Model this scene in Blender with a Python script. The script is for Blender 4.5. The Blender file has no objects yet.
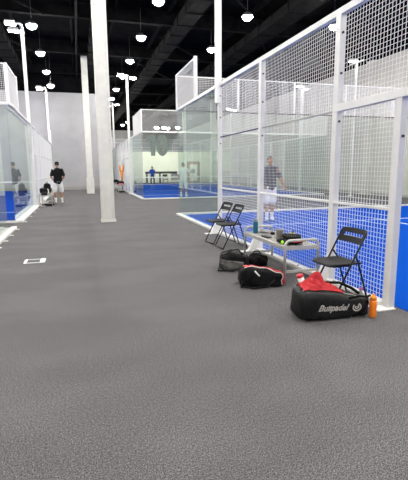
import bpy, bmesh, math, random
from mathutils import Vector, Matrix, noise
from mathutils.bvhtree import BVHTree
PI = math.pi
random.seed(7)
COL = bpy.context.scene.collection
SC = bpy.context.scene

# ------------------------------------------------------------------ materials
def mat(name, color, rough=0.5, metal=0.0, spec=0.5, emit=None, estr=0.0):
    m = bpy.data.materials.new(name); m.use_nodes = True
    b = m.node_tree.nodes['Principled BSDF']
    b.inputs['Base Color'].default_value = (*color, 1)
    b.inputs['Roughness'].default_value = rough
    b.inputs['Metallic'].default_value = metal
    b.inputs['Specular IOR Level'].default_value = spec
    if emit:
        b.inputs['Emission Color'].default_value = (*emit, 1)
        b.inputs['Emission Strength'].default_value = estr
    return m

def noisy(name, c1, c2, scale, rough=0.6, spec=0.5, bump=0.0, detail=4, metal=0.0, lo=0.35, hi=0.65):
    m = mat(name, c1, rough, metal, spec); nt = m.node_tree; b = nt.nodes['Principled BSDF']
    tc = nt.nodes.new('ShaderNodeTexCoord'); n = nt.nodes.new('ShaderNodeTexNoise')
    n.inputs['Scale'].default_value = scale; n.inputs['Detail'].default_value = detail
    r = nt.nodes.new('ShaderNodeValToRGB')
    r.color_ramp.elements[0].position = lo; r.color_ramp.elements[1].position = hi
    r.color_ramp.elements[0].color = (*c1, 1); r.color_ramp.elements[1].color = (*c2, 1)
    nt.links.new(tc.outputs['Object'], n.inputs['Vector']); nt.links.new(n.outputs['Fac'], r.inputs['Fac'])
    nt.links.new(r.outputs['Color'], b.inputs['Base Color'])
    if bump:
        bp = nt.nodes.new('ShaderNodeBump'); bp.inputs['Strength'].default_value = bump
        bp.inputs['Distance'].default_value = 0.01
        nt.links.new(n.outputs['Fac'], bp.inputs['Height']); nt.links.new(bp.outputs['Normal'], b.inputs['Normal'])
    return m

def carpet_material():
    m = mat('carpet', (.1, .1, .1), 0.95, 0, 0.15); nt = m.node_tree; b = nt.nodes['Principled BSDF']
    L = nt.links.new
    tc = nt.nodes.new('ShaderNodeTexCoord')
    def nz(scale, detail, mapscale=None):
        n = nt.nodes.new('ShaderNodeTexNoise'); n.inputs['Scale'].default_value = scale; n.inputs['Detail'].default_value = detail
        if mapscale:
            mp = nt.nodes.new('ShaderNodeMapping'); mp.inputs['Scale'].default_value = mapscale
            L(tc.outputs['Object'], mp.inputs['Vector']); L(mp.outputs['Vector'], n.inputs['Vector'])
        else:
            L(tc.outputs['Object'], n.inputs['Vector'])
        return n
    fine = nz(170, 2); mid = nz(60, 2); big = nz(0.75, 3, (1.0, 1.9, 1))
    def ramp(n, c1, c2, lo, hi):
        r = nt.nodes.new('ShaderNodeValToRGB')
        r.color_ramp.elements[0].position = lo; r.color_ramp.elements[1].position = hi
        r.color_ramp.elements[0].color = (c1, c1, c1, 1); r.color_ramp.elements[1].color = (c2, c2 * .985, c2 * 1.01, 1)
        L(n.outputs['Fac'], r.inputs['Fac']); return r
    r1 = ramp(fine, .016, .225, .36, .66); r2 = ramp(mid, .72, 1.22, .32, .68); r3 = ramp(big, .91, 1.10, .38, .64)
    def mul(a, c):
        x = nt.nodes.new('ShaderNodeMix'); x.data_type = 'RGBA'; x.blend_type = 'MULTIPLY'; x.inputs['Factor'].default_value = 1
        L(a, x.inputs[6]); L(c, x.inputs[7]); return x.outputs[2]
    o = mul(mul(r1.outputs['Color'], r2.outputs['Color']), r3.outputs['Color'])
    L(o, b.inputs['Base Color'])
    bp = nt.nodes.new('ShaderNodeBump'); bp.inputs['Strength'].default_value = .5; bp.inputs['Distance'].default_value = .006
    L(fine.outputs['Fac'], bp.inputs['Height']); L(bp.outputs['Normal'], b.inputs['Normal'])
    return m

def glass_material(name, tint, refl=1.0):
    m = bpy.data.materials.new(name); m.use_nodes = True; nt = m.node_tree; nt.nodes.clear()
    out = nt.nodes.new('ShaderNodeOutputMaterial'); mx = nt.nodes.new('ShaderNodeMixShader')
    tr = nt.nodes.new('ShaderNodeBsdfTransparent'); tr.inputs['Color'].default_value = (*tint, 1)
    gl = nt.nodes.new('ShaderNodeBsdfGlossy'); gl.inputs['Roughness'].default_value = 0.01
    gl.inputs['Color'].default_value = (.93, 1, .97, 1)
    ge = nt.nodes.new('ShaderNodeNewGeometry'); vd = nt.nodes.new('ShaderNodeVectorMath'); vd.operation = 'DOT_PRODUCT'
    nt.links.new(ge.outputs['Incoming'], vd.inputs[0]); nt.links.new(ge.outputs['Normal'], vd.inputs[1])
    def mth(op, a, b=None):
        x = nt.nodes.new('ShaderNodeMath'); x.operation = op
        for i, q in enumerate((a, b)):
            if q is None: continue
            if isinstance(q, (int, float)): x.inputs[i].default_value = q
            else: nt.links.new(q, x.inputs[i])
        return x.outputs[0]
    fr = mth('POWER', mth('SUBTRACT', 1.0, mth('ABSOLUTE', vd.outputs['Value'])), 5.0)      # Schlick, the same from both faces
    fr = mth('ADD', mth('MULTIPLY', fr, .8 * refl), .035 * refl)
    nt.links.new(fr, mx.inputs[0])
    nt.links.new(tr.outputs[0], mx.inputs[1]); nt.links.new(gl.outputs[0], mx.inputs[2]); nt.links.new(mx.outputs[0], out.inputs[0])
    return m

M = dict(
    carpet=carpet_material(),
    white=noisy('white_paint', (.74, .74, .73), (.80, .80, .78), 6, .38),
    wire=mat('white_wire', (.82, .82, .82), .4),
    wall=noisy('grey_wall_paint', (.37, .37, .385), (.41, .41, .425), 1.2, .85, .2),
    sidewall=noisy('cream_wall_paint', (.48, .47, .44), (.52, .51, .48), .8, .85, .2),
    cream=noisy('cream_panel', (.84, .82, .70), (.88, .86, .75), .9, .7, .2),
    backgrey=noisy('grey_back_wall', (.30, .30, .30), (.35, .35, .34), 1.5, .9, .2),
    black_ceiling=noisy('black_ceiling_paint', (.0018, .0018, .0022), (.005, .005, .006), 2.2, .9, .04),
    beam=noisy('black_steel', (.003, .003, .0036), (.008, .008, .009), 3, .8, .06),
    deck=noisy('dark_duct_metal', (.003, .003, .0034), (.007, .007, .0078), 3, .8, .06),
    colpaint=noisy('column_paint', (.60, .60, .57), (.66, .66, .62), 4, .5),
    turf=noisy('blue_turf', (.001, .046, .31), (.002, .064, .40), 90, .95, .02, .25, 3),
    turf_left=noisy('deep_blue_turf', (.002, .032, .27), (.004, .047, .35), 90, .95, .02, .25, 3),
    line=noisy('white_turf_line', (.62, .68, .80), (.74, .78, .86), 60, .9, .1),
    glass=glass_material('court_glass', (.955, .985, .968), 1.0),
    rail_blue=mat('dark_blue_gasket', (.03, .04, .16), .4),
    bolt=mat('dark_bolt', (.02, .02, .02), .4),
    lamp=mat('lamp_glow', (1, 1, 1), .5, emit=(1, .965, .91), estr=320),
    flood=mat('flood_glow', (1, 1, 1), .5, emit=(1, .97, .93), estr=60),
    housing=mat('lamp_housing', (.05, .05, .055), .5),
    floodcase=mat('flood_case', (.6, .6, .6), .4),
    blackmetal=mat('black_tube', (.006, .006, .0065), .45, 0, .3),
    blackplastic=noisy('black_plastic', (.005, .005, .0055), (.009, .009, .0095), 40, .6, .2),
    alum=noisy('silver_tube', (.46, .455, .43), (.52, .51, .485), 12, .4, .5, 0, 3, .35),
    steel=mat('brushed_steel', (.33, .325, .31), .4, .4),
    blackfabric=noisy('black_fabric', (.003, .003, .0034), (.009, .009, .010), 30, .55, .3, .35),
    softblack=noisy('soft_black_cloth', (.004, .004, .0045), (.008, .008, .009), 25, .85, .15, .3),
    greyfabric=noisy('grey_fabric', (.10, .10, .095), (.19, .19, .18), 14, .7, .3, .3),
    redcloth=noisy('red_cloth', (.36, .018, .026), (.48, .04, .045), 14, .8, .2, .2),
    redvinyl=mat('red_vinyl', (.55, .012, .022), .4),
    silverprint=mat('silver_print', (.48, .46, .42), .45, .1),
    teal=mat('teal_metal', (.010, .13, .20), .35, .2),
    greycup=mat('grey_mug', (.27, .265, .24), .5),
    orange=mat('orange_plastic', (.90, .22, .015), .35),
    orangecap=mat('orange_cap', (.86, .26, .02), .35),
    orangecloth=noisy('orange_cloth', (.62, .20, .03), (.78, .28, .05), 20, .8, .2),
    green=mat('lime_plastic', (.35, .75, .04), .4),
    yellow=mat('yellow_print', (.75, .66, .2), .5),
    whitecan=mat('white_can', (.75, .74, .72), .35),
    pink=mat('pink_cloth', (.70, .10, .22), .7),
    skin=mat('skin_tone', (.38, .19, .115), .6, 0, .3),
    hair=mat('dark_hair', (.015, .011, .009), .6),
    tee_black=noisy('black_tee', (.003, .003, .0034), (.006, .006, .007), 20, .85, .2),
    tee_grey=noisy('slate_tee', (.035, .04, .055), (.05, .055, .075), 20, .85, .2),
    tee_white=noisy('white_tee', (.66, .68, .66), (.74, .76, .74), 20, .85, .2),
    tee_blue=noisy('blue_tee', (.02, .07, .38), (.03, .10, .48), 20, .85, .2),
    shorts_white=noisy('white_shorts', (.66, .66, .68), (.76, .76, .78), 20, .85, .2),
    shorts_grey=noisy('pale_shorts', (.50, .53, .52), (.58, .60, .58), 20, .85, .2),
    pants_dark=noisy('dark_trousers', (.012, .012, .016), (.022, .022, .028), 20, .85, .2),
    sock=mat('white_sock', (.74, .74, .74), .8),
    shoe=mat('white_shoe', (.66, .67, .68), .5),
    eye=mat('eye_dark', (.02, .015, .012), .3),
    lip=mat('lip', (.36, .13, .11), .5),
    wood=noisy('brown_wood', (.20, .10, .05), (.30, .16, .08), 5, .6),
    net=mat('black_net', (.03, .03, .04), .8),
    frost=mat('frosted_film', (.13, .17, .145), .6),
    tape=mat('white_tape', (.78, .79, .8), .6),
)

# ------------------------------------------------------------------ mesh helpers
class MB:
    def __init__(s): s.v = []; s.f = []
    def add(s, vs, fs):
        k = len(s.v); s.v += [Vector(p) for p in vs]; s.f += [tuple(i + k for i in q) for q in fs]; return s
    def box(s, x0, x1, y0, y1, z0, z1):
        vs = [(x, y, z) for z in (z0, z1) for y in (y0, y1) for x in (x0, x1)]
        return s.add(vs, [(0, 2, 3, 1), (4, 5, 7, 6), (0, 1, 5, 4), (2, 6, 7, 3), (0, 4, 6, 2), (1, 3, 7, 5)])
    def bar(s, a, b, w, h=None, up=(0, 0, 1), cap=True):
        a, b = Vector(a), Vector(b); h = h or w; d = (b - a).normalized(); u = Vector(up)
        if abs(d.dot(u)) > .95: u = Vector((0, 1, 0))
        r = d.cross(u).normalized(); u = r.cross(d).normalized()
        vs = [p + r * (w / 2 * i) + u * (h / 2 * j) for p in (a, b) for i, j in ((-1, -1), (1, -1), (1, 1), (-1, 1))]
        fs = [(0, 1, 5, 4), (1, 2, 6, 5), (2, 3, 7, 6), (3, 0, 4, 7)]
        if cap: fs += [(3, 2, 1, 0), (4, 5, 6, 7)]
        return s.add(vs, fs)
    def tube(s, pts, r, n=10, closed=False, cap=True):
        pts = [Vector(p) for p in pts]; m = len(pts); rad = r if isinstance(r, (list, tuple)) else [r] * m
        prev = None; rings = []
        for i, p in enumerate(pts):
            if closed: d = pts[(i + 1) % m] - pts[i - 1]
            else: d = pts[min(i + 1, m - 1)] - pts[max(i - 1, 0)]
            d.normalize()
            if prev is None:
                u = Vector((0, 0, 1)) if abs(d.z) < .9 else Vector((0, 1, 0))
            else: u = prev
            a = d.cross(u)
            if a.length < 1e-6: a = d.cross(Vector((1, 0, 0)))
            a.normalize(); u = a.cross(d).normalized(); prev = u
            rings.append([p + (a * math.cos(2 * PI * k / n) + u * math.sin(2 * PI * k / n)) * rad[i] for k in range(n)])
        vs = [q for R in rings for q in R]; fs = []
        for i in range(m if closed else m - 1):
            j = (i + 1) % m
            for k in range(n):
                l = (k + 1) % n
                fs.append((i * n + k, i * n + l, j * n + l, j * n + k))
        if cap and not closed:
            fs += [tuple(range(n - 1, -1, -1)), tuple((m - 1) * n + k for k in range(n))]
        return s.add(vs, fs)
    def lathe(s, prof, c=(0, 0, 0), n=20, axis=None):
        c = Vector(c); vs = []; fs = []
        Q = Vector((0, 0, 1)).rotation_difference(Vector(axis).normalized()) if axis else None
        for r, z in prof:
            for k in range(n):
                p = Vector((r * math.cos(2 * PI * k / n), r * math.sin(2 * PI * k / n), z))
                vs.append(c + (Q @ p if Q else p))
        m = len(prof)
        for i in range(m - 1):
            for k in range(n):
                l = (k + 1) % n; fs.append((i * n + k, i * n + l, (i + 1) * n + l, (i + 1) * n + k))
        fs += [tuple(range(n - 1, -1, -1)), tuple((m - 1) * n + k for k in range(n))]
        return s.add(vs, fs)
    def ell(s, c, r, n=14, m=9, R=None):
        c = Vector(c); vs = []; fs = []
        for i in range(1, m):
            t = PI * i / m
            for k in range(n):
                p = Vector((r[0] * math.sin(t) * math.cos(2 * PI * k / n), r[1] * math.sin(t) * math.sin(2 * PI * k / n), -r[2] * math.cos(t)))
                vs.append(c + (R @ p if R else p))
        b = len(vs); p = Vector((0, 0, -r[2])); q = Vector((0, 0, r[2]))
        vs += [c + (R @ p if R else p), c + (R @ q if R else q)]
        for i in range(m - 2):
            for k in range(n):
                l = (k + 1) % n; fs.append((i * n + k, i * n + l, (i + 1) * n + l, (i + 1) * n + k))
        for k in range(n):
            l = (k + 1) % n; fs.append((b, l, k)); fs.append((b + 1, (m - 2) * n + k, (m - 2) * n + l))
        return s.add(vs, fs)
    def prism(s, poly, ext):
        """poly: list of 3D points (planar), ext: extrusion vector"""
        n = len(poly); e = Vector(ext); P = [Vector(p) for p in poly]
        vs = P + [p + e for p in P]
        fs = [tuple(range(n - 1, -1, -1)), tuple(range(n, 2 * n))] + [(i, (i + 1) % n, n + (i + 1) % n, n + i) for i in range(n)]
        return s.add(vs, fs)
    def mesh(s, name):
        me = bpy.data.meshes.new(name); me.from_pydata([tuple(v) for v in s.v], [], s.f); me.update()
        bm = bmesh.new(); bm.from_mesh(me); bmesh.ops.recalc_face_normals(bm, faces=bm.faces); bm.to_mesh(me); bm.free()
        return me
    def build(s, name, m, parent=None, smooth=False, bevel=0.0, world=True):
        """world=True: coordinates were given in world space"""
        off = Vector((0, 0, 0))
        p = parent
        while p is not None: off += p.location; p = p.parent
        if world and off.length > 0:
            s.v = [v - off for v in s.v]
        me = s.mesh(name)
        return link(name, me, m, parent, smooth, bevel)

def link(name, me, m, parent=None, smooth=False, bevel=0.0):
    o = bpy.data.objects.new(name, me); COL.objects.link(o)
    if m: me.materials.clear(); me.materials.append(m)
    if smooth:
        for p in me.polygons: p.use_smooth = True
    if parent: o.parent = parent
    if bevel:
        b = o.modifiers.new('bevel', 'BEVEL'); b.width = bevel; b.segments = 2; b.limit_method = 'ANGLE'
    return o

def tag(o, label=None, cat=None, group=None, kind=None):
    if label: o['label'] = label
    if cat: o['category'] = cat
    if group: o['group'] = group
    if kind: o['kind'] = kind
    return o

def thing(name, label, cat, loc=(0, 0, 0), rz=0.0, group=None):
    o = bpy.data.objects.new(name, None); COL.objects.link(o); o.location = loc; o.rotation_euler = (0, 0, rz)
    o.empty_display_size = .1
    return tag(o, label, cat, group)

def struct(name, mb, m, label=None, bevel=0, smooth=False):
    o = mb.build(name, m, None, smooth, bevel); o['kind'] = 'structure'
    if label: o['label'] = label
    return o

def copy_tree(o, parent=None):
    c = o.copy(); COL.objects.link(c)
    if parent: c.parent = parent
    for ch in list(o.children): copy_tree(ch, c)
    return c

def dup(root, loc, rz, label, group=None):
    c = copy_tree(root); c.location = loc; c.rotation_euler = (0, 0, rz); c['label'] = label
    if group: c['group'] = group
    return c

def evaluated(ob):
    dg = bpy.context.evaluated_depsgraph_get(); dg.update()
    return bpy.data.meshes.new_from_object(ob.evaluated_get(dg))

def remesh(mb, name, voxel=.008, smooth_it=4, m=None, parent=None):
    me = mb.mesh(name + '_src'); t = bpy.data.objects.new('tmp', me); COL.objects.link(t)
    r = t.modifiers.new('r', 'REMESH'); r.mode = 'VOXEL'; r.voxel_size = voxel
    if smooth_it:
        s = t.modifiers.new('s', 'SMOOTH'); s.factor = .5; s.iterations = smooth_it
    out = evaluated(t); out.name = name
    bpy.data.objects.remove(t); bpy.data.meshes.remove(me)
    return link(name, out, m, parent, True)

# ------------------------------------------------------------------ camera (solved from the photograph's vanishing points)
f = 418.0; H = 1.45
vy = Vector((77.5 - 204, 240 - 170, f)).normalized()
vz = -Vector((224 - 204, 240 - 2700, f)).normalized()
vz = (vz - vy * vz.dot(vy)).normalized(); vx = vy.cross(vz)
if vx.x < 0: vx = -vx
R_ = Vector((vx.x, vy.x, vz.x)); U_ = Vector((vx.y, vy.y, vz.y)); F_ = Vector((vx.z, vy.z, vz.z))
cam = bpy.data.cameras.new('camera'); co = bpy.data.objects.new('camera', cam); COL.objects.link(co)
mt = Matrix.Identity(4)
for i in range(3):
    mt[i][0] = R_[i]; mt[i][1] = U_[i]; mt[i][2] = -F_[i]
mt[2][3] = H
co.matrix_world = mt
cam.sensor_fit = 'HORIZONTAL'; cam.sensor_width = 36; cam.lens = 36 * f / 408; cam.clip_end = 200; cam.clip_start = .05
SC.camera = co

# ------------------------------------------------------------------ the hall
XL, XR, Y0, YB, YC = -12.0, 15.3, -9.0, 33.0, 62.0
ZW, ZC = 6.95, 8.7
struct('floor', MB().box(XL, XR, Y0, YC, -.1, 0), M['carpet'], 'dark grey flecked carpet floor')
struct('ceiling', MB().box(XL - .2, XR + .2, Y0 - .2, YC + .2, ZC, ZC + .1), M['black_ceiling'], 'black painted open ceiling')
wb = struct('wall_back', MB().box(XL, 2.3, YB, YB + .2, 0, ZW), M['wall'], 'plain pale grey wall closing the walkway')
struct('wall_upper', MB().box(XL, 2.3, YB, YB + .2, ZW, ZC), M['black_ceiling'], 'black band of wall above the grey wall')
struct('wall_return', MB().box(2.1, 2.3, YB + .2, YC, 0, ZW), M['wall'])
struct('wall_return_upper', MB().box(2.1, 2.3, YB + .2, YC, ZW, ZC), M['black_ceiling'])
struct('wall_far', MB().box(2.3, XR, YC, YC + .2, 0, ZW), M['backgrey'], 'grey wall at the far end of the hall')
struct('wall_far_upper', MB().box(2.3, XR, YC, YC + .2, ZW, ZC), M['black_ceiling'])
struct('wall_right', MB().box(XR, XR + .2, Y0, YC, 0, ZW), M['sidewall'], 'long cream white wall beyond the courts')
struct('wall_right_upper', MB().box(XR, XR + .2, Y0, YC, ZW, ZC), M['black_ceiling'])
struct('wall_left', MB().box(XL - .2, XL, Y0, YB, 0, ZW), M['sidewall'])
struct('wall_left_upper', MB().box(XL - .2, XL, Y0, YB, ZW, ZC), M['black_ceiling'])
struct('wall_front', MB().box(XL, XR, Y0 - .2, Y0, 0, ZW), M['wall'])
struct('wall_front_upper', MB().box(XL, XR, Y0 - .2, Y0, ZW, ZC), M['black_ceiling'])
struct('baseboard_back', MB().box(XL, 2.3, YB - .02, YB, 0, .22), M['backgrey'], 'grey skirting along the walkway wall')
struct('wall_partition', MB().box(2.6, XR, 46, 46.15, 0, 3.35), M['cream'], 'cream panelled partition wall behind the far court')
struct('baseboard_right', MB().box(XR - .03, XR, 0, 46, 0, .12), M['backgrey'])
# piers on the cream side wall
for i, y in enumerate((13.6, 19.4, 25.2, 31.0)):
    struct('wall_pier', MB().box(XR - .35, XR, y, y + .5, 0, ZW), M['sidewall'])

# ceiling structure: cross beams, purlins, ducts, a tray
for i, y in enumerate([2.5, 8.5, 14.5, 20.5, 26.5, 32.0, 38.5, 44.5, 50.5, 56.5]):
    x0, x1 = (XL, XR) if y < 33 else (2.3, XR)
    mb = MB(); mb.box(x0, x1, y - .12, y + .12, ZC - .06, ZC); mb.box(x0, x1, y - .015, y + .015, ZC - .6, ZC - .05)
    mb.box(x0, x1, y - .12, y + .12, ZC - .66, ZC - .6)
    struct('ceiling_beam', mb, M['beam'])
for x in (-9.5, -7, -4.5, -2.6, .1, 2.0, 4.4, 5.4, 8.2, 9.6, 12, 13.8):
    y1 = YC if x > 2.3 else YB
    struct('ceiling_purlin', MB().box(x - .05, x + .05, Y0, y1, ZC - .25, ZC), M['beam'])
for k, (x, w, z, y0, y1) in enumerate([(-3.4, .8, 7.75, Y0, 32.8), (1.2, .55, 7.9, Y0, 32.8), (5.0, .7, 7.8, Y0, 60), (9.0, .9, 7.7, Y0, 60)]):
    mb = MB().box(x - w / 2, x + w / 2, y0, y1, z, z + .4)
    for j in range(int((y1 - y0) / 1.5)):
        y = y0 + 1.5 * j; mb.box(x - w / 2 - .03, x + w / 2 + .03, y, y + .06, z - .03, z + .43)
    struct('ceiling_duct', mb, M['deck'])
mb = MB().tube([(.30, 6, 8.0), (.30, 32.9, 8.0)], .05, 8)
struct('ceiling_pipe', mb, M['deck'])
for k, (xa, ya, xb, yb) in enumerate([(4.2, 22, 8, 26.5), (5, 15, 9.5, 20.5), (9, 20.5, 12.6, 26.5), (3.4, 27, 7, 32), (-5, 15, -1, 20.5), (-5, 21, -2, 26.5)]):
    struct('ceiling_brace', MB().bar((xa, ya, 8.05), (xb, yb, 8.05), .07), M['deck'])

# columns
def column(name, x, y, w, ztop, label, sleeve=False):
    mb = MB()
    h = w / 2; g = w * .16
    pts = [(-h, -h), (-h + g, -h), (-h + g, -h + g * .35), (h - g, -h + g * .35), (h - g, -h), (h, -h), (h, h), (-h, h)]
    mb.prism([(x + a, y + b, 0) for a, b in pts], (0, 0, ztop))
    if sleeve:
        mb.box(x - h - .05, x + h + .05, y - h - .05, y + h + .05, 0, .95)
    else:
        mb.box(x - h - .02, x + h + .03, y - h - .02, y + h + .02, 0, .06)
    return struct(name, mb, M['colpaint'], label, .006)
column('column', .76, 12.1, .36, ZC, 'broad off-white column standing in the walkway')
column('column', .72, 27.2, .36, 8.1, 'slimmer white column far down the walkway', True)
column('column', 14.2, 44, .5, ZC, 'white column by the far partition')
struct('trim_1', MB().box(.72 - .12, .72 + .12, 27.08, 27.32, 8.1, ZC), M['deck'])

# floor box cover
t = thing('floor_box', 'white framed floor box set in the carpet, left of centre', 'floor box', (-.74, 7.13, 0))
mb = MB(); mb.box(-.90, -.86, 6.98, 7.28, 0, .006); mb.box(-.86, -.60, 6.98, 7.0, 0, .006); mb.box(-.86, -.66, 7.255, 7.275, 0, .003)
mb.build('frame', M['tape'], t)
MB().box(-.66, -.585, 6.98, 7.28, 0, .007).build('flap', M['tape'], t)
MB().box(-.86, -.66, 7.0, 7.255, 0, .002).build('lid', M['carpet'], t)

# ------------------------------------------------------------------ courts
def turf(label, x0, x1, y0, y1, lines, m='turf'):
    o = MB().box(x0, x1, y0, y1, 0, .006).build('court_turf', M[m]); tag(o, label, 'court surface')
    for (a, b, c, d) in lines:
        MB().box(a, b, c, d, .006, .008).build('court_line', M['line'], o)
    return o
turf('bright blue turf of the near right court', 3.14, 13.0, -7.0, 13.0,
     [(3.2, 12.95, 9.8, 9.86), (8.05, 8.11, 3.2, 9.8)])
turf('blue turf of the far right court beyond the grey passage', 3.14, 13.0, 20.68, 40.4,
     [(3.2, 12.95, 23.6, 23.67), (8.05, 8.11, 23.67, 37.4), (3.2, 12.95, 37.4, 37.47)])
turf('deep blue turf of the left court behind glass', -11.6, -1.86, 12.85, 32.6,
     [(-11.5, -1.9, 15.9, 15.96), (-6.5, -6.44, 15.96, 29.5)], 'turf_left')
turf('blue turf strip at the lower left edge of the walkway', -11.6, -1.86, -7, 11.42, [], 'turf_left')

def wires(mb, a, b, z0, z1, pitch=.05, w=.0045):
    a = Vector((a[0], a[1], 0)); b = Vector((b[0], b[1], 0)); L = (b - a).length; d = (b - a).normalized()
    n = max(1, round(L / pitch)); up = (0, 0, 1)
    for i in range(n + 1):
        p = a + d * (L * i / n)
        mb.bar(p + Vector((0, 0, z0)), p + Vector((0, 0, z1)), w, w, cap=False)
    m = max(1, round((z1 - z0) / pitch))
    q = d.cross(Vector((0, 0, 1))) * (w * .5)
    for j in range(m + 1):
        z = z0 + (z1 - z0) * j / m
        mb.bar(a + q + Vector((0, 0, z)), b + q + Vector((0, 0, z)), w, w, cap=False)
    return mb

def mesh_panel(root, a, b, z0, z1, pitch=.05, w=.0045):
    return wires(MB(), a, b, z0, z1, pitch, w).build('mesh_panel', M['wire'], root)

def post(root, x, y, z0=0, z1=3.27, wx=.08, wy=.10, gusset=0, bolts=()):
    o = MB().box(x - wx / 2, x + wx / 2, y - wy / 2, y + wy / 2, z0, z1).build('post', M['white'], root, False, .006)
    if gusset:
        g = gusset
        MB().prism([(x + g * .03, y - .035, .40), (x + g * .03, y - .035, .0), (x + g * .24, y - .035, .0), (x + g * .2, y - .035, .06)], (0, .07, 0)).build('gusset', M['white'], o)
        MB().box(min(x + g * .04, x + g * .36), max(x + g * .04, x + g * .36), y - .06, y + .06, 0, .012).build('foot_plate', M['white'], o)
    if bolts:
        for z in bolts:
            MB().lathe([(.0, -.004), (.014, -.004), (.014, .012), (.0, .012)], (x - wx * .12, y - wy / 2 - .006, z), 8, (0, -1, 0)).build('bolt', M['bolt'], o)
    return o

def rail(root, a, b, w=.06, h=.06, m='white', name='rail', bevel=.004):
    return MB().bar(a, b, w, h).build(name, M[m], root, False, bevel)

def pane(root, a, b, z0, z1, th=.012):
    a = Vector((a[0], a[1], (z0 + z1) / 2)); b = Vector((b[0], b[1], (z0 + z1) / 2))
    return MB().bar(a, b, th, z1 - z0).build('glass_pane', M['glass'], root)

X = 3.05
# --- near right side fence
fe = thing('side_fence', 'white steel mesh fence along the near right court', 'fence', (X, 3.49, 0))
for y, g in ((2.25, 0), (4.56, -1), (6.77, -1), (8.97, -1)):
    post(fe, X, y, 0, 3.24, gusset=g, bolts=(2.0, 2.55, 3.0) if g else ())
post(fe, X, 3.49, 0, 2.13, .08, .09, 0, (1.75,))
MB().box(X - .20, X + .02, 3.40, 3.58, 0, .014).build('foot_plate', M['white'], fe, False, .003)
rail(fe, (X, 2.2, 3.24), (X, 13.1, 3.24), .07, .075, name='top_rail')
rail(fe, (X - .01, 2.2, 2.155), (X - .01, 4.56, 2.155), .07, .085, name='middle_rail')
rail(fe, (X, 4.61, 2.135), (X, 6.72, 2.135), .03, .022, 'alum', name='middle_rail')
rail(fe, (X, 6.82, 2.135), (X, 8.92, 2.135), .03, .022, 'rail_blue', name='middle_rail')
rail(fe, (X - .02, 3.53, 1.03), (X - .02, 4.51, 1.03), .04, .03, name='middle_rail')
rail(fe, (X - .02, 4.61, 1.03), (X - .02, 6.72, 1.03), .04, .03, name='middle_rail')
rail(fe, (X - .02, 6.82, 1.03), (X - .02, 8.92, 1.03), .04, .03, name='middle_rail')
MB().box(X - .09, X + .03, 3.55, 13.1, 0, .055).build('base_rail', M['white'], fe, False, .006)
for y in [3.8, 4.4, 5.3, 6.3, 7.5, 8.4, 10, 10.9, 11.8, 12.6]: MB().lathe([(0, 0), (.018, 0), (.018, .012), (0, .012)], (X - .05, y, .054), 8).build('bolt', M['alum'], fe)
mesh_panel(fe, (X, 3.535), (X, 4.51), .06, 2.11, .05, .0039)
mesh_panel(fe, (X, 2.3), (X, 4.51), 2.20, 3.2, .05, .0039)
for a, b in ((4.61, 6.72), (6.82, 8.92)):
    mesh_panel(fe, (X, a), (X, b), .06, 1.015, .05, .0039); mesh_panel(fe, (X, a), (X, b), 1.045, 2.12, .05, .0029); mesh_panel(fe, (X, a), (X, b), 2.15, 3.2, .05, .0039)
for a, b in ((9.04, 11.06), (11.08, 13.06)): pane(fe, (X, a), (X, b), .06, 3.19)
mesh_panel(fe, (X, 10.95), (X, 13.1), 3.28, 4.24, .05, .0039)
rail(fe, (X, 10.9, 4.26), (X, 13.12, 4.26), .05, .04, name='top_rail')
post(fe, X, 10.92, 3.24, 4.3, .09, .06); post(fe, X, 13.1, 3.2, 4.28, .05, .05)

def end_wall(label, x0, x1, y, panes, dark=False, mesh=True):
    r = thing('end_wall', label, 'glass wall', (x0, y, 0))
    w = (x1 - x0) / panes
    for i in range(panes): pane(r, (x0 + w * i + .01, y), (x0 + w * (i + 1) - .01, y), .06, 3.19)
    MB().box(x0, x1, y - .05, y + .05, 0, .055).build('base_rail', M['white'], r, False, .006)
    rail(r, (x0, y, 3.235), (x1, y, 3.235), .03 if dark else .07, .03 if dark else .07, 'housing' if dark else 'white', name='top_rail')
    rail(r, (x0, y, 4.26), (x1, y, 4.26), .035, .03, name='top_rail')
    if mesh:
        mesh_panel(r, (x0, y), (x1, y), 3.28, 4.24, .05, .0055)
    n = max(2, int((x1 - x0) / 2) + 1)
    for i in range(1, n): post(r, x0 + (x1 - x0) * i / (n - 1), y, 3.27, 4.26, .04, .04)
    return r
end_wall('glass and mesh end wall closing the near right court', X + .03, 13.1, 13.12, 5, True)
ew = end_wall('glass end wall bearing the frosted numeral facing the grey passage', X + .03, 13.1, 20.58, 5)
def glyph(body, size, m, extrude, shear=0.0, offset=0.0):
    c = bpy.data.curves.new('glyph', 'FONT'); c.body = body; c.size = size; c.extrude = extrude; c.shear = shear; c.offset = offset
    c.resolution_u = 4
    o = bpy.data.objects.new('tmp', c); COL.objects.link(o); me = evaluated(o); bpy.data.objects.remove(o)
    return me
def decal(polys):
    bm = bmesh.new()
    for poly in polys:
        vs = [bm.verts.new((x - ew.location.x, 20.56 - ew.location.y, z)) for x, z in poly]; bm.faces.new(vs)
    r = bmesh.ops.extrude_face_region(bm, geom=bm.faces[:]); bmesh.ops.translate(bm, verts=[v for v in r['geom'] if isinstance(v, bmesh.types.BMVert)], vec=(0, -.004, 0))
    bmesh.ops.recalc_face_normals(bm, faces=bm.faces)
    me = bpy.data.meshes.new('numeral_decal'); bm.to_mesh(me); bm.free()
    return link('numeral_decal', me, M['frost'], ew)
decal([[(3.46, 2.10), (3.67, 2.10), (3.67, 3.10), (3.50, 3.10), (3.24, 2.98), (3.24, 2.77), (3.46, 2.84)]])
ov = lambda a, rx, rz: (4.02 + rx * math.cos(a), 2.61 + rz * math.sin(a))
qs = []
for k in range(28):
    a0, a1 = 2 * PI * k / 28, 2 * PI * (k + 1) / 28
    qs.append([ov(a0, .30, .52), ov(a1, .30, .52), ov(a1, .10, .29), ov(a0, .10, .29)])
decal(qs)
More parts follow.
